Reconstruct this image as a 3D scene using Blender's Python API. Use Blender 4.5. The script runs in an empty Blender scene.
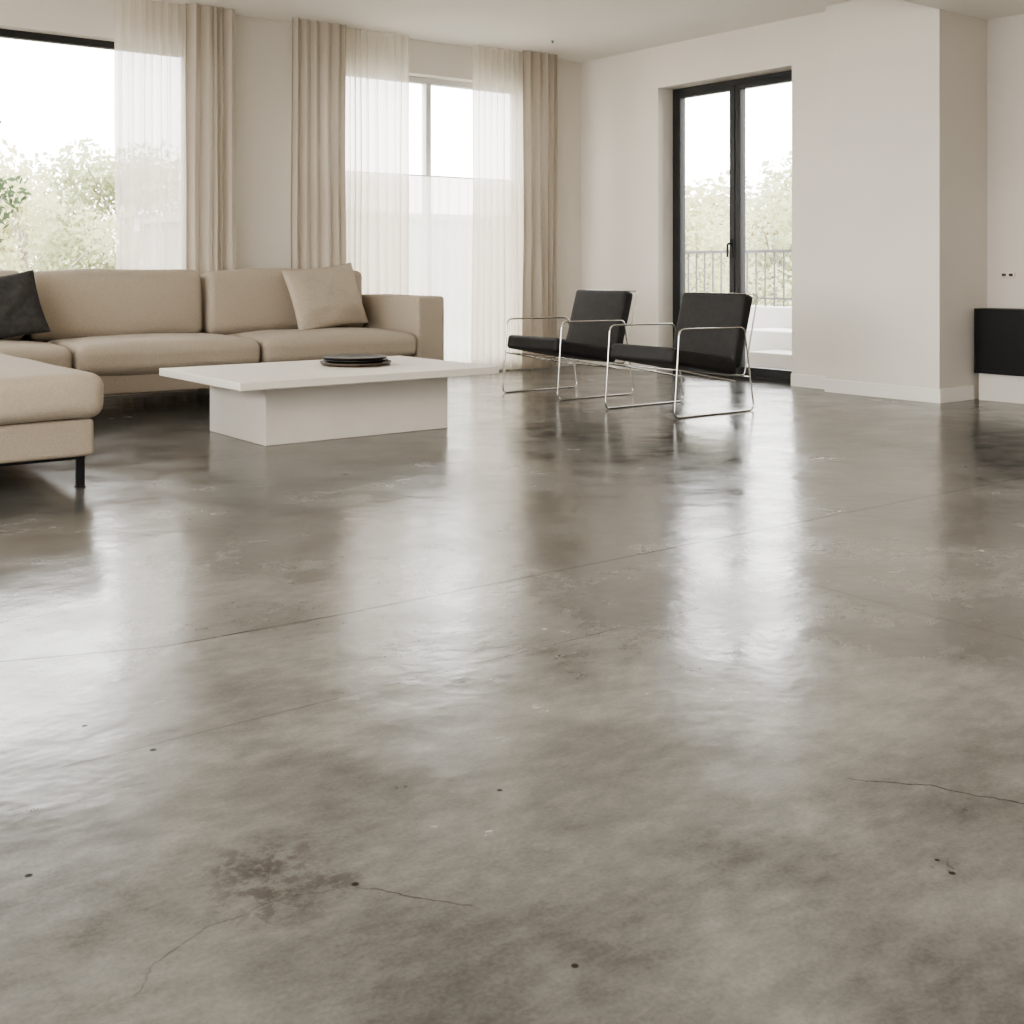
import bpy, bmesh, math, random
from mathutils import Vector, Matrix, noise
C = bpy.context.scene.collection
PI = math.pi

# ------------------------------------------------------------------ materials
def newmat(name):
    m = bpy.data.materials.new(name); m.use_nodes = True
    nt = m.node_tree; nt.nodes.clear()
    out = nt.nodes.new('ShaderNodeOutputMaterial')
    return m, nt, out

def pbr(name, col, rough=0.6, metal=0.0, var=0.0, scale=6.0, bump=0.0, bscale=80.0, spec=0.5, sheen=0.0, stretch=None):
    m, nt, out = newmat(name)
    b = nt.nodes.new('ShaderNodeBsdfPrincipled')
    b.inputs['Base Color'].default_value = (*col, 1)
    b.inputs['Roughness'].default_value = rough
    b.inputs['Metallic'].default_value = metal
    b.inputs['Specular IOR Level'].default_value = spec
    if sheen: b.inputs['Sheen Weight'].default_value = sheen
    tc = nt.nodes.new('ShaderNodeTexCoord')
    vec = tc.outputs['Object']
    n = nt.nodes.new('ShaderNodeTexNoise'); n.inputs['Scale'].default_value = scale; n.inputs['Detail'].default_value = 2
    nt.links.new(vec, n.inputs['Vector'])
    r = nt.nodes.new('ShaderNodeValToRGB')
    r.color_ramp.elements[0].position = 0.3; r.color_ramp.elements[1].position = 0.7
    r.color_ramp.elements[0].color = (*[c * (1 - var) for c in col], 1)
    r.color_ramp.elements[1].color = (*[min(1, c * (1 + var)) for c in col], 1)
    nt.links.new(n.outputs['Fac'], r.inputs['Fac']); nt.links.new(r.outputs['Color'], b.inputs['Base Color'])
    if bump:
        n2 = nt.nodes.new('ShaderNodeTexNoise'); n2.inputs['Scale'].default_value = bscale; n2.inputs['Detail'].default_value = 1
        nt.links.new(vec, n2.inputs['Vector'])
        bp = nt.nodes.new('ShaderNodeBump'); bp.inputs['Strength'].default_value = bump; bp.inputs['Distance'].default_value = 0.01
        nt.links.new(n2.outputs['Fac'], bp.inputs['Height']); nt.links.new(bp.outputs['Normal'], b.inputs['Normal'])
    nt.links.new(b.outputs['BSDF'], out.inputs['Surface'])
    return m

def glass_mat(name):
    m, nt, out = newmat(name)
    t = nt.nodes.new('ShaderNodeBsdfTransparent'); t.inputs['Color'].default_value = (.97, .98, .98, 1)
    g = nt.nodes.new('ShaderNodeBsdfGlossy'); g.inputs['Roughness'].default_value = 0.02
    fr = nt.nodes.new('ShaderNodeFresnel'); fr.inputs['IOR'].default_value = 1.3
    mx = nt.nodes.new('ShaderNodeMixShader')
    nt.links.new(fr.outputs[0], mx.inputs[0]); nt.links.new(t.outputs[0], mx.inputs[1]); nt.links.new(g.outputs[0], mx.inputs[2])
    nt.links.new(mx.outputs[0], out.inputs['Surface'])
    return m

def cloth_mat(name, col, transp, transl):
    m, nt, out = newmat(name)
    d = nt.nodes.new('ShaderNodeBsdfDiffuse'); d.inputs['Color'].default_value = (*col, 1)
    tl = nt.nodes.new('ShaderNodeBsdfTranslucent'); tl.inputs['Color'].default_value = (*col, 1)
    mx = nt.nodes.new('ShaderNodeMixShader'); mx.inputs[0].default_value = transl
    nt.links.new(d.outputs[0], mx.inputs[1]); nt.links.new(tl.outputs[0], mx.inputs[2])
    tc = nt.nodes.new('ShaderNodeTexCoord')
    w = nt.nodes.new('ShaderNodeTexNoise'); w.inputs['Scale'].default_value = 300
    nt.links.new(tc.outputs['Object'], w.inputs['Vector'])
    bp = nt.nodes.new('ShaderNodeBump'); bp.inputs['Strength'].default_value = .05; bp.inputs['Distance'].default_value = .003
    nt.links.new(w.outputs['Fac'], bp.inputs['Height']); nt.links.new(bp.outputs[0], d.inputs['Normal'])
    if transp > 0:
        lw = nt.nodes.new('ShaderNodeLayerWeight'); lw.inputs['Blend'].default_value = .45
        mr = nt.nodes.new('ShaderNodeMapRange'); mr.inputs[3].default_value = transp; mr.inputs[4].default_value = .04
        nt.links.new(lw.outputs['Facing'], mr.inputs[0])
        tr = nt.nodes.new('ShaderNodeBsdfTransparent')
        m2 = nt.nodes.new('ShaderNodeMixShader'); nt.links.new(mr.outputs[0], m2.inputs[0])
        nt.links.new(mx.outputs[0], m2.inputs[1]); nt.links.new(tr.outputs[0], m2.inputs[2])
        nt.links.new(m2.outputs[0], out.inputs['Surface'])
    else:
        nt.links.new(mx.outputs[0], out.inputs['Surface'])
    return m

def floor_mat():
    m, nt, out = newmat('polished_concrete')
    N = nt.nodes; L = nt.links
    def nd(t, **k):
        n = N.new(t)
        for a, v in k.items(): setattr(n, a, v)
        return n
    def noi(vec, s, d, r=.55, dist=0.0):
        n = nd('ShaderNodeTexNoise'); n.inputs['Scale'].default_value = s; n.inputs['Detail'].default_value = d
        n.inputs['Roughness'].default_value = r; n.inputs['Distortion'].default_value = dist
        L.new(vec, n.inputs['Vector']); return n.outputs['Fac']
    def mth(op, a, b=None, c=None, clamp=False):
        n = nd('ShaderNodeMath', operation=op); n.use_clamp = clamp
        for i, v in enumerate((a, b, c)):
            if v is None: continue
            if isinstance(v, (int, float)): n.inputs[i].default_value = v
            else: L.new(v, n.inputs[i])
        return n.outputs[0]
    def vm(op, a, b=None, s=None):
        n = nd('ShaderNodeVectorMath', operation=op)
        for i, v in enumerate((a, b)):
            if v is None: continue
            if isinstance(v, tuple): n.inputs[i].default_value = v
            else: L.new(v, n.inputs[i])
        if s is not None:
            if isinstance(s, (int, float)): n.inputs['Scale'].default_value = s
            else: L.new(s, n.inputs['Scale'])
        return n
    def rng(v, a, b, c, d):
        n = nd('ShaderNodeMapRange'); n.inputs[1].default_value = a; n.inputs[2].default_value = b
        n.inputs[3].default_value = c; n.inputs[4].default_value = d; L.new(v, n.inputs[0]); return n.outputs[0]
    P = nd('ShaderNodeTexCoord').outputs['Object']
    big = noi(P, 1.05, 2, .5, .3)
    mid = noi(P, 3.0, 5, .55, 0)
    mp = nd('ShaderNodeMapping'); mp.inputs['Rotation'].default_value = (0, 0, .5); mp.inputs['Scale'].default_value = (13, 24, 1)
    L.new(P, mp.inputs['Vector'])
    fine = noi(mp.outputs[0], 1.0, 6, .66, 0)
    speck = noi(P, 130, 2, .6)
    s = mth('MULTIPLY_ADD', big, .40, mth('MULTIPLY_ADD', mid, .46, mth('MULTIPLY', fine, .28)))
    s = mth('MULTIPLY_ADD', speck, .12, s)
    # smooth tone curve (no plateaus): mean of s is about .63
    lum = mth('MULTIPLY', mth('POWER', mth('DIVIDE', s, .63), 2.3), .108)
    tone = nd('ShaderNodeVectorMath', operation='SCALE'); tone.inputs[0].default_value = (1.0, .968, .880)
    L.new(lum, tone.inputs['Scale'])
    nn = nd('ShaderNodeTexNoise'); nn.inputs['Scale'].default_value = 11; nn.inputs['Detail'].default_value = 6; nn.inputs['Roughness'].default_value = .62
    L.new(P, nn.inputs['Vector'])
    ctr = vm('SUBTRACT', nn.outputs['Color'], (.5, .5, .5)).outputs[0]
    flat = vm('MULTIPLY', vm('ADD', P, vm('SCALE', ctr, None, .05).outputs[0]).outputs[0], (1, 1, 0)).outputs[0]
    flat2 = vm('MULTIPLY', vm('ADD', P, vm('SCALE', ctr, None, .006).outputs[0]).outputs[0], (1, 1, 0)).outputs[0]
    def seg(p, a, b):
        ba = (b[0]-a[0], b[1]-a[1], 0); l2 = ba[0]**2 + ba[1]**2
        pa = vm('SUBTRACT', p, (a[0], a[1], 0)).outputs[0]
        h = mth('DIVIDE', vm('DOT_PRODUCT', pa, ba).outputs['Value'], l2, clamp=True)
        bh = nd('ShaderNodeVectorMath', operation='SCALE'); bh.inputs[0].default_value = ba; L.new(h, bh.inputs['Scale'])
        return vm('LENGTH', vm('SUBTRACT', pa, bh.outputs[0]).outputs[0]).outputs['Value']
    def chain(p, pts):
        d = None
        for a, b in zip(pts, pts[1:]):
            q = seg(p, a, b); d = q if d is None else mth('MINIMUM', d, q)
        return d
    wob = noi(P, 5, 2)
    j1 = chain(flat2, [(-3, 2.95), (.72, 2.86), (1.05, 2.74), (1.5, 2.713), (7.1, 2.71)])
    j2 = chain(flat2, [(-1, 2.19), (2.3, 2.19)])
    j3 = chain(flat2, [(2.72, -2), (2.72, 2.7)])
    c1 = chain(flat, [(1.737, 1.295), (1.831, 1.198), (1.887, 1.058), (1.97, .9)])
    c2 = chain(flat, [(.52, 1.45), (.56, 1.50), (.665, 1.538), (.747, 1.538), (.864, 1.517), (.971, 1.367)])
    c3 = chain(flat, [(.64, 2.036), (.751, 2.035)])
    J1 = mth('MULTIPLY', rng(j1, .003, .0075, 1, 0), rng(wob, .35, .65, .8, .55))
    J2 = mth('MULTIPLY', rng(j2, .0015, .0055, 1, 0), rng(wob, .4, .65, .15, .5))
    J3 = mth('MULTIPLY', rng(j3, .0015, .0055, 1, 0), rng(wob, .35, .6, .25, .55))
    K1 = mth('MULTIPLY', rng(c1, .0008, .0028, 1, 0), .8)
    K2 = mth('MULTIPLY', rng(c2, .0006, .0026, 1, 0), rng(wob, .38, .55, .7, .3))
    K3 = mth('MULTIPLY', rng(c3, .001, .004, 1, 0), .4)
    cr = J1
    for q in (J2, J3, K1, K2, K3): cr = mth('MAXIMUM', cr, q)
    Pf = vm('MULTIPLY', P, (1, 1, 0)).outputs[0]
    for (x, y, r) in [(.994, 1.166, .0062), (1.591, 1.004, .0065), (.814, 2.165, .008), (.871, 1.515, .007), (1.225, 1.636, .006),
                      (1.608, 1.04, .005), (.50, 1.83, .007), (.75, 2.36, .007)]:
        d = vm('DISTANCE', Pf, (x, y, 0)).outputs['Value']
        cr = mth('MAXIMUM', cr, rng(d, r*.6, r, .97, 0))
    pt = None
    for (x, y, r) in [(.784, 1.638, .11), (.762, 1.556, .10), (.84, 1.540, .06), (1.60, 1.02, .03)]:
        d = vm('DISTANCE', flat, (x, y, 0)).outputs['Value']
        v = rng(d, r*.1, r, 1, 0); pt = v if pt is None else mth('MAXIMUM', pt, v)
    n20 = noi(P, 26, 8, .74, .2)
    pt = mth('MULTIPLY', mth('POWER', pt, .6), rng(mth('MULTIPLY_ADD', pt, .06, n20), .48, .60, .12, .85), clamp=True)
    mx = nd('ShaderNodeMixRGB', blend_type='MIX'); mx.inputs[2].default_value = (.036, .031, .025, 1)
    L.new(pt, mx.inputs[0]); L.new(tone.outputs[0], mx.inputs[1])
    mx2 = nd('ShaderNodeMixRGB', blend_type='MIX'); mx2.inputs[2].default_value = (.016, .014, .012, 1)
    L.new(cr, mx2.inputs[0]); L.new(mx.outputs[0], mx2.inputs[1])
    b = nd('ShaderNodeBsdfPrincipled')
    L.new(mx2.outputs[0], b.inputs['Base Color'])
    L.new(mth('MULTIPLY', mth('SUBTRACT', 1.0, mth('MAXIMUM', cr, mth('MULTIPLY', pt, .5))), .58), b.inputs['Specular IOR Level'])
    rr = mth('ADD', mth('MULTIPLY', mid, .32), mth('MULTIPLY_ADD', fine, .10, .0))
    L.new(rr, b.inputs['Roughness'])
    hn = noi(P, 2.8, 4, .58, 0)
    bp = nd('ShaderNodeBump'); bp.inputs['Strength'].default_value = .38; bp.inputs['Distance'].default_value = .012
    L.new(hn, bp.inputs['Height']); L.new(bp.outputs[0], b.inputs['Normal'])
    L.new(b.outputs[0], out.inputs['Surface'])
    return m

M = {}
M['floor'] = floor_mat()
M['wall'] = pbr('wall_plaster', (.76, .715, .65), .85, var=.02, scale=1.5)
M['recess_shade'] = pbr('plaster_shaded_recess', (.58, .54, .485), .85, var=.02, scale=1.5)  # wall plaster with the shade of the recess put into its colour
M['return'] = pbr('plaster_shaded_return', (.66, .618, .558), .85, var=.02, scale=1.5)  # wall plaster darkened to paint shade on the pier's side face
M['backwall'] = pbr('unseen_wall_dark', (.32, .29, .25), .85, var=.02, scale=1.5)  # dark so the added unseen wall bounces less light
M['ceil'] = pbr('ceiling_paint', (.88, .85, .80), .9, var=.01, scale=1.5)
M['trim'] = pbr('trim_paint', (.82, .785, .73), .5, var=.01)
M['plinth'] = pbr('plinth_paint', (.62, .585, .53), .6, var=.01)
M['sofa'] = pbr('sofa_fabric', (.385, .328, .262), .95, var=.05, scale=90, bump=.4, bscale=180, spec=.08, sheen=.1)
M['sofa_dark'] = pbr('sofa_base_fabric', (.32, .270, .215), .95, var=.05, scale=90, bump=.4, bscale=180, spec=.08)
M['pillow'] = pbr('pillow_linen', (.42, .36, .29), .95, var=.06, scale=90, bump=.45, bscale=180, spec=.08)
M['charcoal'] = pbr('charcoal_fabric', (.050, .047, .045), .9, var=.2, scale=30, bump=.3, bscale=350, spec=.2)
M['leather'] = pbr('black_leather', (.020, .019, .0185), .58, var=.2, scale=20, bump=.1, bscale=160, spec=.35)
M['black'] = pbr('black_metal', (.010, .010, .011), .45, metal=.3, var=.1)
M['frame'] = pbr('anthracite_frame', (.022, .023, .024), .5, metal=.1, var=.08)
M['chrome'] = pbr('chrome', (.62, .60, .56), .18, metal=1, var=.02)
M['table'] = pbr('table_plaster', (.68, .635, .57), .6, var=.03, scale=5)
M['tray'] = pbr('dark_ceramic', (.022, .019, .016), .45, var=.3, scale=20)
M['rim'] = pbr('brown_wood', (.05, .034, .022), .5, var=.3, scale=20)
M['glass'] = glass_mat('window_glass')
M['sheer'] = cloth_mat('sheer_voile', (.88, .84, .77), .24, .58)
M['drape'] = cloth_mat('beige_drape', (.53, .475, .405), 0, .2)
M['lframe'] = pbr('pale_frame', (.66, .66, .65), .5, var=.02)
M['outwall'] = pbr('outdoor_white', (.50, .49, .465), .8, var=.03)
M['terr'] = pbr('terrace_stone', (.34, .325, .30), .7, var=.08, scale=3)
M['rail'] = pbr('railing_grey', (.09, .09, .09), .5, metal=.2, var=.05)
M['grass'] = pbr('pale_ground', (.27, .255, .22), .95, var=.2, scale=.5)
M['leafA'] = cloth_mat('leaf_pale_haze', (.54, .525, .33), 0, .5)  # outdoor haze is lightened into this leaf colour
M['leafB'] = cloth_mat('leaf_olive_haze', (.48, .495, .33), 0, .5)  # also lightened to stand in for haze
M['leafC'] = cloth_mat('leaf_green', (.085, .115, .065), 0, .4)
M['bark'] = pbr('bark', (.32, .285, .24), .9, var=.3, scale=8)
M['firebox'] = pbr('firebox_black', (.005, .005, .006), .5, var=.1, spec=.3)

# ------------------------------------------------------------------ helpers
def rootloc(o):
    v = Vector((0, 0, 0))
    while o: v += o.location; o = o.parent
    return v
def obj(name, bm, mat, parent=None, world=True, smooth=False, label=None):
    if parent is not None and world:
        bmesh.ops.translate(bm, verts=bm.verts, vec=-rootloc(parent))
    bmesh.ops.recalc_face_normals(bm, faces=bm.faces)
    me = bpy.data.meshes.new(name); bm.to_mesh(me); bm.free()
    me.materials.append(mat)
    if smooth:
        for p in me.polygons: p.use_smooth = True
    o = bpy.data.objects.new(name, me); C.objects.link(o)
    if parent is not None: o.parent = parent
    if label: o['label'] = label
    return o
def thing(name, label, cat, loc=(0, 0, 0), rz=0, group=None, kind=None):
    o = bpy.data.objects.new(name, None); C.objects.link(o)
    o.location = loc; o.rotation_euler = (0, 0, rz); o.empty_display_size = .1
    tag(o, label, cat, group, kind); return o
def tag(o, label, cat, group=None, kind=None):
    o['label'] = label; o['category'] = cat
    if group: o['group'] = group
    if kind: o['kind'] = kind
    return o
def base_at(o, x, y, z):
    o.data.transform(Matrix.Translation((-x, -y, -z))); o.location = (x, y, z); return o
def dup(o, parent=None):
    c = o.copy(); C.objects.link(c)
    if parent is not None: c.parent = parent
    for ch in list(o.children): dup(ch, c)
    return c
def bx(bm, x0, x1, y0, y1, z0, z1, bev=0.0, seg=2):
    vs = [bm.verts.new((x, y, z)) for x in (x0, x1) for y in (y0, y1) for z in (z0, z1)]
    fs = [(0, 1, 3, 2), (4, 6, 7, 5), (0, 4, 5, 1), (2, 3, 7, 6), (0, 2, 6, 4), (1, 5, 7, 3)]
    faces = [bm.faces.new([vs[i] for i in f]) for f in fs]
    if bev > 0:
        es = list({e for f in faces for e in f.edges})
        bmesh.ops.bevel(bm, geom=es, offset=bev, segments=seg, profile=.5, affect='EDGES')
    return bm
def box(*a, **k):
    return bx(bmesh.new(), *a, **k)
def fillet(pts, r, closed=False, n=5):
    out = []; m = len(pts); P = [Vector(p) for p in pts]
    for i in range(m):
        if not closed and i in (0, m-1): out.append(P[i]); continue
        a, b, c = P[i-1], P[i], P[(i+1) % m]
        u = (a-b); v = (c-b); rr = min(r, u.length*.45, v.length*.45)
        p0 = b + u.normalized()*rr; p1 = b + v.normalized()*rr
        for k in range(n+1):
            t = k/n; out.append(p0*(1-t)**2 + b*2*t*(1-t) + p1*t*t)
    return out
def tube(bm, pts, r, closed=False, n=10, taper=None):
    pts = [Vector(p) for p in pts]; m = len(pts); rings = []
    up = None
    for i, p in enumerate(pts):
        if closed: t = (pts[(i+1) % m] - pts[i-1]).normalized()
        else: t = (pts[min(i+1, m-1)] - pts[max(i-1, 0)]).normalized()
        if up is None:
            up = t.orthogonal().normalized()
        else:
            up = (up - t*up.dot(t)).normalized()
        s = t.cross(up)
        rr = r if taper is None else r*(1-(1-taper)*i/(m-1))
        rings.append([bm.verts.new(p + (up*math.cos(a) + s*math.sin(a))*rr) for a in [2*PI*k/n for k in range(n)]])
    rg = range(m if closed else m-1)
    for i in rg:
        A, B = rings[i], rings[(i+1) % m]
        sh = 0
        if closed and i == m-1:
            sh = min(range(n), key=lambda q: (A[0].co-B[q].co).length)
        for k in range(n):
            try: bm.faces.new((A[k], A[(k+1) % n], B[(k+1+sh) % n], B[(k+sh) % n]))
            except ValueError: pass
    if not closed:
        bm.faces.new(rings[0][::-1]); bm.faces.new(rings[-1])
    return bm
def lathe(bm, prof, cx=0, cy=0, n=64):
    rings = []
    for r, z in prof:
        rings.append([bm.verts.new((cx + r*math.cos(2*PI*k/n), cy + r*math.sin(2*PI*k/n), z)) for k in range(n)])
    for A, B in zip(rings, rings[1:]):
        for k in range(n): bm.faces.new((A[k], A[(k+1) % n], B[(k+1) % n], B[k]))
    bm.faces.new(rings[0][::-1]); bm.faces.new(rings[-1])
    return bm
def cushion(x0, x1, y0, y1, z0, z1, r=.05, puff=(0, 0, .02), wr=.004, seed=0, m_=14):
    bm = bmesh.new()
    hx, hy, hz = (x1-x0)/2, (y1-y0)/2, (z1-z0)/2
    c = Vector(((x0+x1)/2, (y0+y1)/2, (z0+z1)/2))
    H = (hx, hy, hz); cache = {}
    r = min(r, min(H)*.8)
    def samples(h):
        k = 6; rim = [h - r + r*math.sin(PI/2*i/k) for i in range(k+1)]
        core = [-(h-r) + 2*(h-r)*i/m_ for i in range(m_+1)]
        return [-v for v in rim[::-1]][:-1] + core + rim[1:]
    S = [samples(h) for h in H]
    def vert(p):
        key = tuple(round(v, 5) for v in p)
        if key in cache: return cache[key]
        q = Vector(p)
        core = Vector([max(-(H[i]-r), min(H[i]-r, q[i])) for i in range(3)])
        d = q - core
        if d.length > 1e-6: q = core + d.normalized()*r
        u = [q[i]/H[i] for i in range(3)]
        for i in range(3):
            j, k = (i+1) % 3, (i+2) % 3
            f = max(0, 1-u[j]**4)*max(0, 1-u[k]**4)
            q[i] += puff[i]*u[i]*f
        w = noise.noise_vector((q + c)*3.0 + Vector((seed*7.3, 0, 0)))*wr + noise.noise_vector((q+c)*8 + Vector((seed, 3, 0)))*wr*.35
        q += w
        cache[key] = bm.verts.new(q + c); return cache[key]
    for ax in range(3):
        a1, a2 = (ax+1) % 3, (ax+2) % 3
        for sgn in (-1, 1):
            g = []
            for v1 in S[a1]:
                row = []
                for v2 in S[a2]:
                    p = [0, 0, 0]; p[ax] = sgn*H[ax]; p[a1] = v1; p[a2] = v2
                    row.append(vert(p))
                g.append(row)
            for i in range(len(g)-1):
                for j in range(len(g[0])-1):
                    try: bm.faces.new((g[i][j], g[i+1][j], g[i+1][j+1], g[i][j+1]))
                    except ValueError: pass
    return bm
def rot(bm, ang, axis, cen):
    bmesh.ops.rotate(bm, verts=bm.verts, cent=cen, matrix=Matrix.Rotation(ang, 3, axis)); return bm
def pillow_bm(w, h, T, seed, n=30):
    bm = bmesh.new()
    for s in (-1, 1):
        g = []
        for i in range(n+1):
            row = []
            for j in range(n+1):
                u = math.sin((-1+2*i/n)*PI/2); v = math.sin((-1+2*j/n)*PI/2)
                x = u*w/2*(1-.07*(1-v*v)); z = v*h/2*(1-.07*(1-u*u))
                t = T/2*(max(0, (1-u*u))*max(0, (1-v*v)))**.42
                t *= 1+.22*noise.noise(Vector((u*1.7, v*1.7, seed+s*3)))
                t += .014*noise.noise(Vector((u*4, v*4, seed)))*(1-abs(u)**3)*(1-abs(v)**3)
                row.append(bm.verts.new((x, s*max(t, 0), z + h/2)))
            g.append(row)
        for i in range(n):
            for j in range(n): bm.faces.new((g[i][j], g[i+1][j], g[i+1][j+1], g[i][j+1]))
    bmesh.ops.remove_doubles(bm, verts=bm.verts, dist=.0004)
    return bm

# ------------------------------------------------------------------ setting
CH = 2.78
XR, YB = 7.14, 8.285
def struct(name, bm, mat, label, cat, parent=None):
    o = obj(name, bm, mat, parent)
    if parent is None: tag(o, label, cat, kind='structure')
    return o
struct('floor', box(-3.2, 7.9, -2.6, 8.6, -.2, 0), M['floor'], 'polished grey concrete floor with joints, cracks and pits', 'floor')
struct('ceiling', box(-3.2, 7.9, -2.6, 8.6, CH, CH+.2), M['ceil'], 'smooth off white ceiling', 'ceiling')
w = bmesh.new()
W1 = (.4, 3.45, .55, 2.5); W2 = (4.45, 6.52, .06, 2.5)
y0, y1 = YB, YB+.25
bx(w, -3.2, W1[0], y0, y1, 0, CH); bx(w, W1[1], W2[0], y0, y1, 0, CH); bx(w, W2[1], 7.9, y0, y1, 0, CH)
for a in (W1, W2):
    bx(w, a[0], a[1], y0, y1, a[3], CH); bx(w, a[0], a[1], y0, y1, 0, a[2])
struct('wall_back', w, M['wall'], 'off white plaster wall behind the sofa with two tall window openings', 'wall')
D = (5.85, 7.285, 0, 2.427)
w = bmesh.new()
bx(w, XR, XR+.26, 5.43, D[0], 0, CH); bx(w, XR, XR+.26, D[1], YB, 0, CH); bx(w, XR, XR+.26, D[0], D[1], D[3], CH)
struct('wall_right', w, M['wall'], 'off white plaster wall around the glazed door', 'wall')
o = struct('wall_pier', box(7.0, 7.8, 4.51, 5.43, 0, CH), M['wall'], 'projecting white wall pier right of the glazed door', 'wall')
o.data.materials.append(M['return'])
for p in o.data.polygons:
    if p.normal.y < -.9: p.material_index = 1  # painted shade on the face towards the rear of the room
struct('wall_fireplace', box(7.57, 7.8, -2.6, 4.51, 0, CH), M['recess_shade'], 'recessed wall, darkened by painted shade, behind the black fireplace at right edge', 'wall')
struct('wall_front_added', box(-3.2, 7.9, -2.85, -2.6, 0, CH), M['backwall'], 'unseen dark wall opposite the windows, added to cut light from behind', 'wall')  # unseen wall added to block light from behind the camera
struct('ceiling_beam', box(-3.2, 7.57, 3.6, 4.51, 2.60, CH), M['ceil'], 'dropped ceiling beam meeting the wall pier', 'beam')
def skirt(name, boxes, label):
    b = bmesh.new()
    for a in boxes: bx(b, *a, bev=.003)
    struct(name, b, M['trim'], label, 'baseboard')
skirt('baseboard_right', [(XR-.014, XR, 5.43, D[0], 0, .095), (XR-.014, XR, D[1], YB, 0, .095)], 'low white baseboard beside the glazed door')
skirt('baseboard_pier', [(6.986, 7.0, 4.496, 5.43, 0, .095), (7.0, 7.39, 4.496, 4.51, 0, .095)], 'low white baseboard around the wall pier')
skirt('baseboard_back', [(-3.2, XR-.014, YB-.014, YB, 0, .095)], 'low white baseboard along the window wall')

def window(name, W, mat, mull, label):
    t = thing(name, label, 'window', ((W[0]+W[1])/2, YB+.17, W[2]), kind='structure')
    f = bmesh.new(); a, b_, c, d = W; q = .05; ya, yb = YB+.13, YB+.20
    bx(f, a, b_, ya, yb, d-q, d, .004); bx(f, a, b_, ya, yb, c, c+q, .004)
    bx(f, a, a+q, ya, yb, c+q, d-q, .004); bx(f, b_-q, b_, ya, yb, c+q, d-q, .004)
    obj('window_frame', f, mat, t)
    for x in mull: obj('mullion', box(x-.026, x+.026, ya, yb, c+q, d-q, bev=.004), mat, t)
    xs = [a+q] + list(mull) + [b_-q]
    for x0, x1 in zip(xs, xs[1:]):
        g = bmesh.new(); vs = [g.verts.new(p) for p in ((x0, YB+.165, c+q), (x1, YB+.165, c+q), (x1, YB+.165, d-q), (x0, YB+.165, d-q))]
        g.faces.new(vs); obj('pane', g, M['glass'], t)
    obj('window_sill', box(a, b_, YB+.0, YB+.13, c-.02, c+.005, bev=.003), M['trim'], t)
window('window_1', W1, M['frame'], [1.6], 'tall dark framed window behind the left of the sofa, trees outside')
window('window_2', W2, M['lframe'], [5.55], 'tall pale framed window behind sheer curtains near the corner')

t = thing('door_1', 'dark framed glazed double door opening to the terrace', 'door', (XR+.2, 6.567, 0), kind='structure')
xa, xb = XR+.175, XR+.245
f = bmesh.new(); q = .045
bx(f, xa, xb, D[0], D[0]+q, 0, D[3], .003); bx(f, xa, xb, D[1]-q, D[1], 0, D[3], .003)
bx(f, xa, xb, D[0]+q, D[1]-q, D[3]-q, D[3], .003); bx(f, xa, xb, D[0]+q, D[1]-q, 0, .03, .003)
obj('door_frame', f, M['frame'], t)
mid = (D[0]+D[1])/2
for a, b_ in ((D[0]+q, mid-.003), (mid+.003, D[1]-q)):
    f = bmesh.new(); s = .055; x0, x1 = xa-.012, xb-.015
    bx(f, x0, x1, a, a+s, .03, D[3]-q, .004); bx(f, x0, x1, b_-s, b_, .03, D[3]-q, .004)
    bx(f, x0, x1, a+s, b_-s, D[3]-q-s*.7, D[3]-q, .004); bx(f, x0, x1, a+s, b_-s, .03, .03+.065, .004)
    leaf = obj('door_leaf', f, M['frame'], t)
    g = bmesh.new(); X = (x0+x1)/2
    g.faces.new([g.verts.new(p) for p in ((X, a+s, .095), (X, b_-s, .095), (X, b_-s, D[3]-q-s*.7), (X, a+s, D[3]-q-s*.7))])
    obj('pane', g, M['glass'], leaf)
h = bmesh.new()
bx(h, xa-.02, xa-.01, mid+.02, mid+.05, .97, 1.13, .003)
tube(h, fillet([(xa-.015, mid+.035, 1.09), (xa-.06, mid+.035, 1.09), (xa-.06, mid+.035, .98)], .02), .009)
obj('door_handle', h, M['black'], t, smooth=False)

# ------------------------------------------------------------------ curtains
def curtain(name, x0, x1, mat, folds, amp, seed, label, cat, group, y=8.12, zb=.015, irr=.35, zt=CH-.004, parent=None, sw=1.0):
    rnd = random.Random(seed); bm = bmesh.new(); nx = folds*16; nz = 30
    ph = [0]
    for i in range(folds): ph.append(ph[-1] + rnd.uniform(1-irr, 1+irr*1.4))
    ph = [p/ph[-1] for p in ph]; am = [rnd.uniform(.4, 1.2) for _ in range(folds+1)]
    g = []
    for i in range(nx+1):
        u = i/nx; k = max(j for j in range(folds) if ph[j] <= u + 1e-9)
        lt = (u-ph[k])/(ph[k+1]-ph[k]); a = am[k]*(1-lt)+am[k+1]*lt
        row = []
        for j in range(nz+1):
            v = j/nz; z = zb + (zt-zb)*v
            sway = sw*(.014*math.sin(3*v + seed + u*5)*(1-v) + .02*noise.noise(Vector((u*4, v*2.5, seed)))*(1-v))
            yy = y + amp*a*(.7+.4*(1-v))*math.sin(2*PI*lt) + amp*.45*noise.noise(Vector((u*9, v*1.6, seed+4)))
            xx = x0 + (x1-x0)*u + sway + amp*.2*a*math.sin(4*PI*lt + 1)
            row.append(bm.verts.new((xx, yy, z)))
        g.append(row)
    for i in range(nx):
        for j in range(nz): bm.faces.new((g[i][j], g[i+1][j], g[i+1][j+1], g[i][j+1]))
    if parent is not None: return obj(name, bm, mat, parent, smooth=True)
    o = obj(name, bm, mat, smooth=True)
    base_at(o, (x0+x1)/2, y, 0)
    return tag(o, label, cat, group)
YD, YS = 8.10, 8.175
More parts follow.
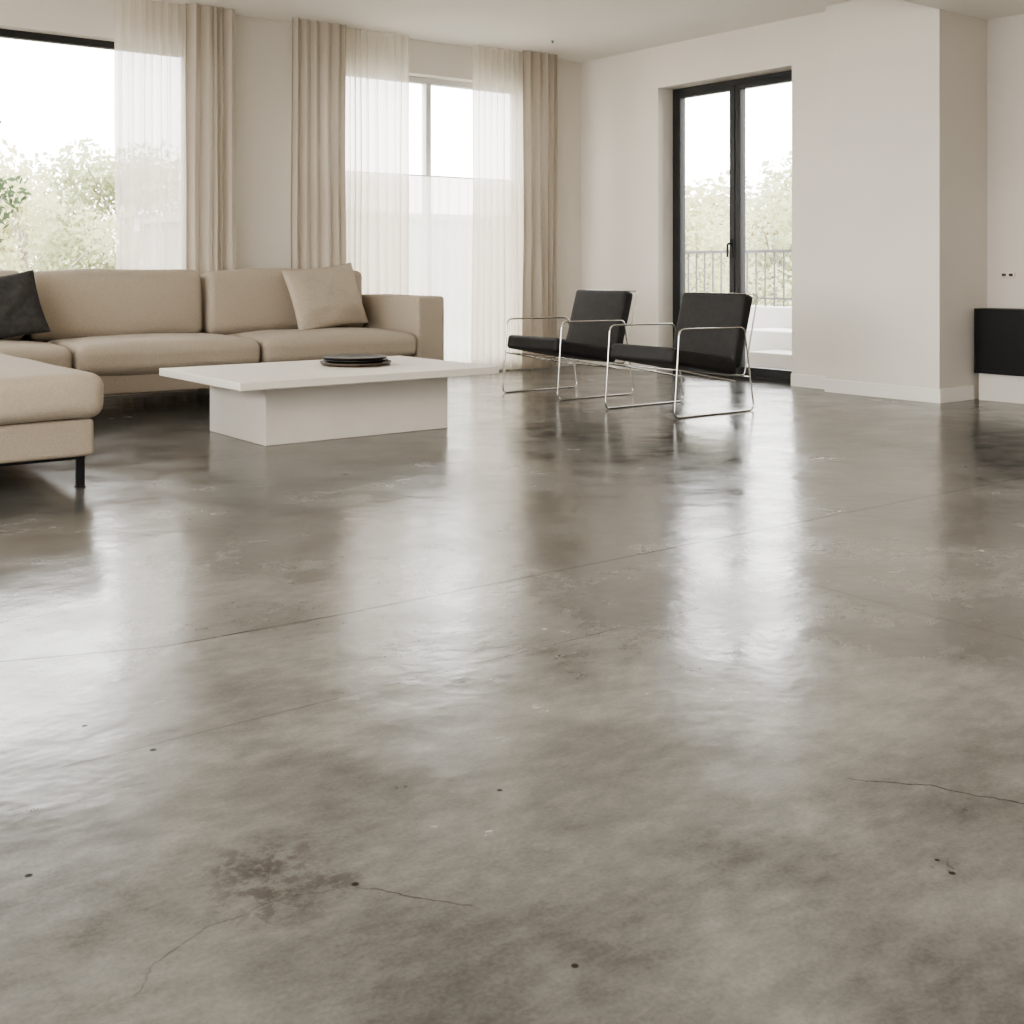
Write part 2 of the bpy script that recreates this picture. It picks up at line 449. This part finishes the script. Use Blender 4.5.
curtain('sheer_curtain', 2.80, 3.40, M['sheer'], 9, .030, 1, 'white sheer curtain hanging at the right side of the left window', 'sheer curtain', 'sheer curtains', YS)
curtain('drape', 3.28, 3.65, M['drape'], 5, .026, 2, 'beige floor length drape right of the left window', 'curtain', 'beige drapes', YD, irr=.5)
curtain('drape', 4.11, 4.57, M['drape'], 6, .026, 3, 'beige floor length drape between bare wall and wide sheer curtain', 'curtain', 'beige drapes', YD, irr=.5)
curtain('sheer_curtain', 4.49, 5.20, M['sheer'], 11, .030, 4, 'white sheer curtain next to the middle drape, behind the sofa arm', 'sheer curtain', 'sheer curtains', YS)
curtain('sheer_curtain', 5.84, 6.46, M['sheer'], 10, .030, 5, 'white sheer curtain beside the drape nearest the room corner', 'sheer curtain', 'sheer curtains', YS)
curtain('drape', 6.31, 6.70, M['drape'], 5, .026, 6, 'beige floor length drape nearest the room corner', 'curtain', 'beige drapes', YD, irr=.5)
YH = 8.245
t = thing('half_height_sheer', 'short white sheer panel on a thin rod covering the lower part of the centre window', 'sheer curtain', (5.485, YH, 0))
curtain('voile', 4.40, 6.56, M['sheer'], 28, .015, 7, None, None, None, y=YH, zb=.004, zt=1.655, parent=t, sw=.3)
rd = bmesh.new(); tube(rd, [(4.38, YH, 1.655), (6.58, YH, 1.655)], .005, n=8); obj('rod', rd, M['lframe'], t, smooth=True)

# ------------------------------------------------------------------ sofa
s = thing('sectional_sofa', 'large beige fabric sectional sofa with chaise below the windows', 'sofa', (2.7, 7.5, 0))
SF = 7.10
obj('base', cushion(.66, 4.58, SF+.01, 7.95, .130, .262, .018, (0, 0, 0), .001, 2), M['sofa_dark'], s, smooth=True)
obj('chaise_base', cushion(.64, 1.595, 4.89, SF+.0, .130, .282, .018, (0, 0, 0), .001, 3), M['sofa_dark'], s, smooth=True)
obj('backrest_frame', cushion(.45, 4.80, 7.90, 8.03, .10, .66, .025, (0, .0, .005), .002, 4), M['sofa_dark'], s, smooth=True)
obj('armrest', cushion(4.580, 4.810, SF-.02, 7.98, .135, .690, .022, (.004, .003, .004), .0015, 5), M['sofa'], s, smooth=True)
obj('armrest', cushion(.45, .655, SF-.02, 7.98, .135, .690, .022, (.004, .003, .004), .0015, 6), M['sofa'], s, smooth=True)
for i, (a, c) in enumerate(((.66, 2.186), (2.194, 3.382), (3.390, 4.578))):
    obj('seat_cushion', cushion(a, c, SF-.035, 7.76, .262, .430, .054, (-.004, .018, .038), .007, 10+i), M['sofa'], s, smooth=True)
obj('chaise_cushion', cushion(.63, 1.632, 4.85, SF-.045, .285, .464, .060, (.004, .012, .022), .007, 20), M['sofa'], s, smooth=True)
for i, (a, c) in enumerate(((.67, 2.10), (2.12, 3.265), (3.285, 4.535))):
    o = cushion(a, c, 7.71, 7.90, .425, .862, .058, (-.004, .036, .016), .012, 30+i)
    rot(o, math.radians(-5), 'X', (0, 7.9, .43))
    obj('back_cushion', o, M['sofa'], s, smooth=True)
def leg(x, y, hz=.135):
    f = bmesh.new(); bx(f, x-.018, x+.018, y-.006, y+.006, 0, hz, .002); bx(f, x-.018, x+.018, y-.02, y+.02, 0, .005, .001)
    obj('leg', f, M['black'], s)
for x, y in ((1.550, 4.935), (.70, 4.935), (.70, 7.15), (3.39, 7.16), (4.70, 7.16), (4.70, 7.9), (2.19, 7.9), (.70, 7.9)): leg(x, y)
obj('leg_rail', box(.70, 1.57, 4.93, 4.955, .115, .135, bev=.002), M['black'], s)

def put_pillow(w, h, T, seed, mat, loc, lean, yaw, roll, label):
    bm = pillow_bm(w, h, T, seed)
    rot(bm, roll, 'Y', (0, 0, h/2)); rot(bm, lean, 'X', (0, 0, 0)); rot(bm, yaw, 'Z', (0, 0, 0))
    o = obj('throw_pillow', bm, mat, smooth=True); o.location = loc
    return tag(o, label, 'pillow', 'throw pillows on the sofa')
put_pillow(.61, .47, .17, 2, M['pillow'], (4.105, 7.46, .462), math.radians(-19), math.radians(6), math.radians(-6), 'beige square throw pillow leaning beside the right sofa arm')
put_pillow(.52, .41, .17, 5, M['charcoal'], (1.87, 7.44, .462), math.radians(-21), math.radians(-4), math.radians(-10), 'dark charcoal throw pillow at the left end of the sofa')

# ------------------------------------------------------------------ coffee table
t = thing('coffee_table', 'low off white coffee table with wide slab top on block base', 'coffee table', (3.185, 5.82, 0))
obj('base', box(2.64, 3.75, 5.49, 6.18, 0, .312, bev=.004), M['table'], t)
obj('tabletop', box(2.39, 3.92, 5.24, 6.27, .312, .352, bev=.004), M['table'], t)
tr = obj('tray', lathe(bmesh.new(), [(.17, 0), (.19, .003), (.200, .020), (.194, .020), (.184, .008), (.01, .007)]), M['rim'], smooth=True)
tr.location = (3.35, 5.82, .353); tag(tr, 'round dark brown tray under the stacked plates on the coffee table', 'tray')
prof = [(.10, 0), (.155, .005), (.180, .018), (.182, .022), (.174, .022), (.15, .012), (.01, .010)]
p0 = obj('plate', lathe(bmesh.new(), prof), M['tray'], smooth=True)
p0.location = (3.352, 5.822, .364); tag(p0, 'lower black round plate resting in the tray on the coffee table', 'plate', 'black plates on the tray')
p1 = p0.copy(); C.objects.link(p1); p1.location = (3.342, 5.815, .379); p1['label'] = 'topmost black round plate of the stack on the coffee table'

# ------------------------------------------------------------------ wire lounge chairs
def make_chair(loc, label):
    t = thing('lounge_chair', label, 'chair', loc, group='chrome framed lounge chairs')
    R = .0058; wy = .305
    for sy in (-1, 1):
        y = sy*wy; b = bmesh.new()
        pts = [(-.350, y, R), (-.308, y, .53), (.262, y, .525), (.352, y, R)]
        tube(b, fillet(pts, .045, closed=True, n=7), R, closed=True)
        obj('side_frame', b, M['chrome'], t, world=False, smooth=True)
    b = bmesh.new()
    z0, z1 = .290, .188
    tube(b, fillet([(-.326, -wy, z0), (-.326, wy, z0), (.22, .27, z1), (.22, -.27, z1)], .02, closed=True), .005, closed=True, n=8)
    obj('seat_frame', b, M['chrome'], t, world=False, smooth=True)
    b = bmesh.new()
    tube(b, [(.316, -wy, .215), (.316, wy, .215)], .005, n=8)
    obj('cross_bar', b, M['chrome'], t, world=False, smooth=True)
    b = bmesh.new()
    tube(b, fillet([(.280, -.288, .22), (.408, -.288, .728), (.408, .288, .728), (.280, .288, .22)], .03, closed=True), .005, closed=True, n=8)
    obj('back_frame', b, M['chrome'], t, world=False, smooth=True)
    c = cushion(-.338, .235, -.278, .278, -.049, .049, .026, (.0, .0, .004), .0008, 1)
    rot(c, math.radians(10), 'Y', (0, 0, 0)); bmesh.ops.translate(c, verts=c.verts, vec=(-.005, 0, .315))
    obj('seat', c, M['leather'], t, world=False, smooth=True)
    c = cushion(-.043, .043, -.278, .278, -.235, .235, .026, (.006, .0, .0), .0008, 2)
    rot(c, math.radians(15.5), 'Y', (0, 0, 0)); bmesh.ops.translate(c, verts=c.verts, vec=(.286, 0, .500))
    obj('backrest', c, M['leather'], t, world=False, smooth=True)
    return t
ch = make_chair((5.375, 5.295, 0), 'black leather lounge chair with chrome wire frame, nearer one, beside the wall pier')
c2 = dup(ch); c2.location = (5.445, 6.465, 0)
c2['label'] = 'black leather lounge chair with chrome wire frame, farther one, nearer the curtains'

# ------------------------------------------------------------------ fireplace, switch, sprinkler
t = thing('fireplace', 'black box fireplace on a pale plinth at the right edge', 'fireplace', (7.46, 3.7, 0))
obj('plinth', box(7.40, 7.565, 2.9, 4.47, 0, .185, bev=.002), M['plinth'], t)
b = bmesh.new()
bx(b, 7.36, 7.565, 2.9, 4.48, .60, .62); bx(b, 7.36, 7.565, 2.9, 4.48, .185, .205)
bx(b, 7.36, 7.565, 4.46, 4.48, .205, .60); bx(b, 7.36, 7.565, 2.9, 2.92, .205, .60); bx(b, 7.54, 7.565, 2.92, 4.46, .205, .60)
obj('firebox', b, M['firebox'], t)
obj('front_panel', box(7.363, 7.371, 2.92, 4.46, .205, .60), M['firebox'], t)
t = thing('wall_switch', 'small horizontal wall switch above the black fireplace', 'switch', (7.57, 4.357, .845))
obj('plate', box(7.562, 7.57, 4.305, 4.405, .828, .866, bev=.002), M['plinth'], t)
for y in (4.33, 4.38): obj('button', box(7.553, 7.562, y-.012, y+.012, .838, .856, bev=.001), M['rim'], t)
o = obj('ceiling_sprinkler', lathe(bmesh.new(), [(.008, -.018), (.008, -.012), (.006, -.010), (.006, -.004), (.014, -.003), (.014, 0)], n=24), M['rail'], smooth=False)
o.location = (6.27, 7.64, CH); tag(o, 'tiny sprinkler head on the ceiling near the corner', 'sprinkler')

# ------------------------------------------------------------------ outdoors
struct('terrace', box(7.4, 9.75, 3.5, 13, -.3, -.02), M['terr'], 'pale stone terrace floor outside the glazed door', 'terrace')
struct('terrace_parapet', box(9.3, 9.55, 3.5, 13, -.02, .50, bev=.01), M['outwall'], 'low white parapet wall around the terrace', 'wall')
struct('ground', box(-60, 110, -60, 110, -3.3, -3.0), M['grass'], 'distant pale ground below the house', 'ground')
o = obj('terrace_bench', box(8.75, 9.2, 5.9, 7.75, -.02, .30, bev=.015), M['outwall']); base_at(o, 8.97, 7.0, -.02)
tag(o, 'low white bench block on the terrace beyond the glazed door', 'bench')
o = obj('terrace_step', box(8.30, 8.70, 5.6, 7.30, -.02, .13, bev=.01), M['terr']); base_at(o, 8.5, 6.5, -.02)
tag(o, 'low grey stone step in front of the white terrace bench', 'step')
t = thing('terrace_railing', 'thin grey metal railing above the terrace parapet outside', 'railing', (9.42, 8.3, .5))
obj('top_rail', box(9.40, 9.44, 3.6, 13, 1.045, 1.075), M['rail'], t)
obj('bottom_rail', box(9.41, 9.43, 3.6, 13, .57, .59), M['rail'], t)
first = None
for i in range(56):
    y = 5.3 + i*.12
    if first is None: first = obj('baluster', box(9.413, 9.427, y-.006, y+.006, .50, 1.05), M['rail'], t); y00 = y
    else:
        c = first.copy(); C.objects.link(c); c.location.y = y - y00
t = thing('neighbour_building', 'pale flat roofed building outside, faint behind the sheers of the centre window', 'building', (9.6, 16, -3))
obj('wall', box(6.6, 12.6, 14, 18, -3, 1.55), M['outwall'], t)
obj('roof', box(6.5, 12.7, 13.95, 18.1, 1.55, 1.65), M['outwall'], t)

def leaves(vs, fs, cen, rad, n, size, rnd):
    for _ in range(n):
        d = Vector((rnd.gauss(0, 1), rnd.gauss(0, 1), rnd.gauss(0, .8))).normalized()*rad*rnd.random()**.45
        p = Vector(cen) + d
        a = Vector((rnd.uniform(-1, 1), rnd.uniform(-1, 1), rnd.uniform(-1, 1))).normalized()
        b_ = a.orthogonal().normalized(); sz = size*rnd.uniform(.6, 1.3)
        k = len(vs); vs += [p-a*sz, p-b_*sz*.6, p+a*sz, p+b_*sz*.6]; fs.append((k, k+1, k+2, k+3))
def tree(x, y, top, rad, seed, mat, label, n=9000, size=.055, clumps=40):
    rnd = random.Random(seed)
    t = thing('tree', label, 'tree', (x, y, -3), group='trees outside')
    H = top+3; tr_ = bmesh.new(); vs, fs = [], []
    tube(tr_, [(x+.1*math.sin(k), y+.1*math.cos(k*2), -3+H*.8*k/6) for k in range(7)], .14, taper=.3, n=8)
    per = n//clumps
    for k in range(clumps):
        an = rnd.uniform(0, 2*PI); rr = rad*rnd.random()**.5; zz = rnd.uniform(.4, .95)
        wv = math.sin(min(1, (1-zz)*1.6+.25)*PI*.62)
        c = Vector((x+math.cos(an)*rr*wv, y+math.sin(an)*rr*wv, -3+H*zz))
        st = Vector((x, y, max(-1.8, c.z-.9*rr-.3)))
        if st.z > -3+H*.78: st.z = -3+H*.78
        tube(tr_, [st, st.lerp(c, .5)+Vector((0, 0, .12)), c], .035, taper=.25, n=5)
        leaves(vs, fs, c, rad*.34, per, size, rnd)
    obj('trunk', tr_, M['bark'], t)
    me = bpy.data.meshes.new('foliage'); me.from_pydata([v - Vector((x, y, -3)) for v in vs], [], fs); me.materials.append(mat)
    o = bpy.data.objects.new('foliage', me); C.objects.link(o); o.parent = t
tree(2.82, 12.4, 2.65, .85, 1, M['leafC'], 'dark leaved near tree at the left edge of the left window', n=900, size=.05, clumps=18)
tree(4.6, 17, 2.3, 1.4, 2, M['leafA'], 'pale yellow green tree outside the left window, just behind the dark leaved branches')
tree(7.4, 20.8, 3.0, 1.8, 3, M['leafB'], 'olive green tree outside the left window next to the sheer curtain', size=.07)
tree(6.0, 26, 3.3, 2.4, 4, M['leafA'], 'pale yellow green tree outside the left window, farther back between two others', size=.10)
tree(12.8, 27, 3.3, 2.4, 5, M['leafB'], 'broad olive tree far behind the pale neighbouring building', n=3500, size=.1)
tree(16.9, 16.0, 2.2, 1.6, 6, M['leafA'], 'pale tree seen through the left leaf of the glazed door')
tree(21.2, 17.8, 2.76, 2.1, 7, M['leafB'], 'olive tree seen through the right leaf of the glazed door', size=.08)
tree(25.5, 23.3, 2.9, 3.0, 8, M['leafA'], 'distant pale tree beyond the terrace railing, leftmost through the door', size=.13)
tree(34.9, 28.7, 4.3, 3.8, 9, M['leafB'], 'distant olive tree beyond the terrace railing, rightmost through the door', size=.17)

# ------------------------------------------------------------------ light, camera
wd = bpy.data.worlds.new('sky'); bpy.context.scene.world = wd; wd.use_nodes = True
nt = wd.node_tree; bg = nt.nodes['Background']
tc = nt.nodes.new('ShaderNodeTexCoord'); sp = nt.nodes.new('ShaderNodeSeparateXYZ'); rp = nt.nodes.new('ShaderNodeValToRGB')
nt.links.new(tc.outputs['Generated'], sp.inputs[0]); nt.links.new(sp.outputs['Z'], rp.inputs['Fac'])
rp.color_ramp.elements[0].color = (1, .97, .925, 1); rp.color_ramp.elements[1].color = (.93, .96, 1, 1)
nt.links.new(rp.outputs[0], bg.inputs['Color']); bg.inputs['Strength'].default_value = 7.0

la = bpy.data.lights.new('ceiling_fill', 'AREA'); la.shape = 'RECTANGLE'; la.size = 4.5; la.size_y = 3.0; la.energy = 160; la.color = (1, .96, .90)  # added fill lamp without a fixture, out of view, brightens the ceiling
lo = bpy.data.objects.new('ceiling_fill', la); C.objects.link(lo); lo.location = (2.0, .6, 1.95); lo.rotation_euler = (PI, 0, 0)

cam = bpy.data.cameras.new('camera'); co = bpy.data.objects.new('camera', cam); C.objects.link(co)
cam.sensor_width = 36; cam.lens = 36*1188/1024; cam.shift_y = -245/1024; cam.clip_end = 300
co.location = (0, 0, .9); co.rotation_euler = (PI/2, 0, -math.atan2(.6076, .7942))
bpy.context.scene.camera = co
vs_ = bpy.context.scene.view_settings
vs_.view_transform = 'AgX'
try: vs_.look = 'AgX - Medium High Contrast'
except Exception as ex: print('look', ex)
vs_.exposure = 0.44
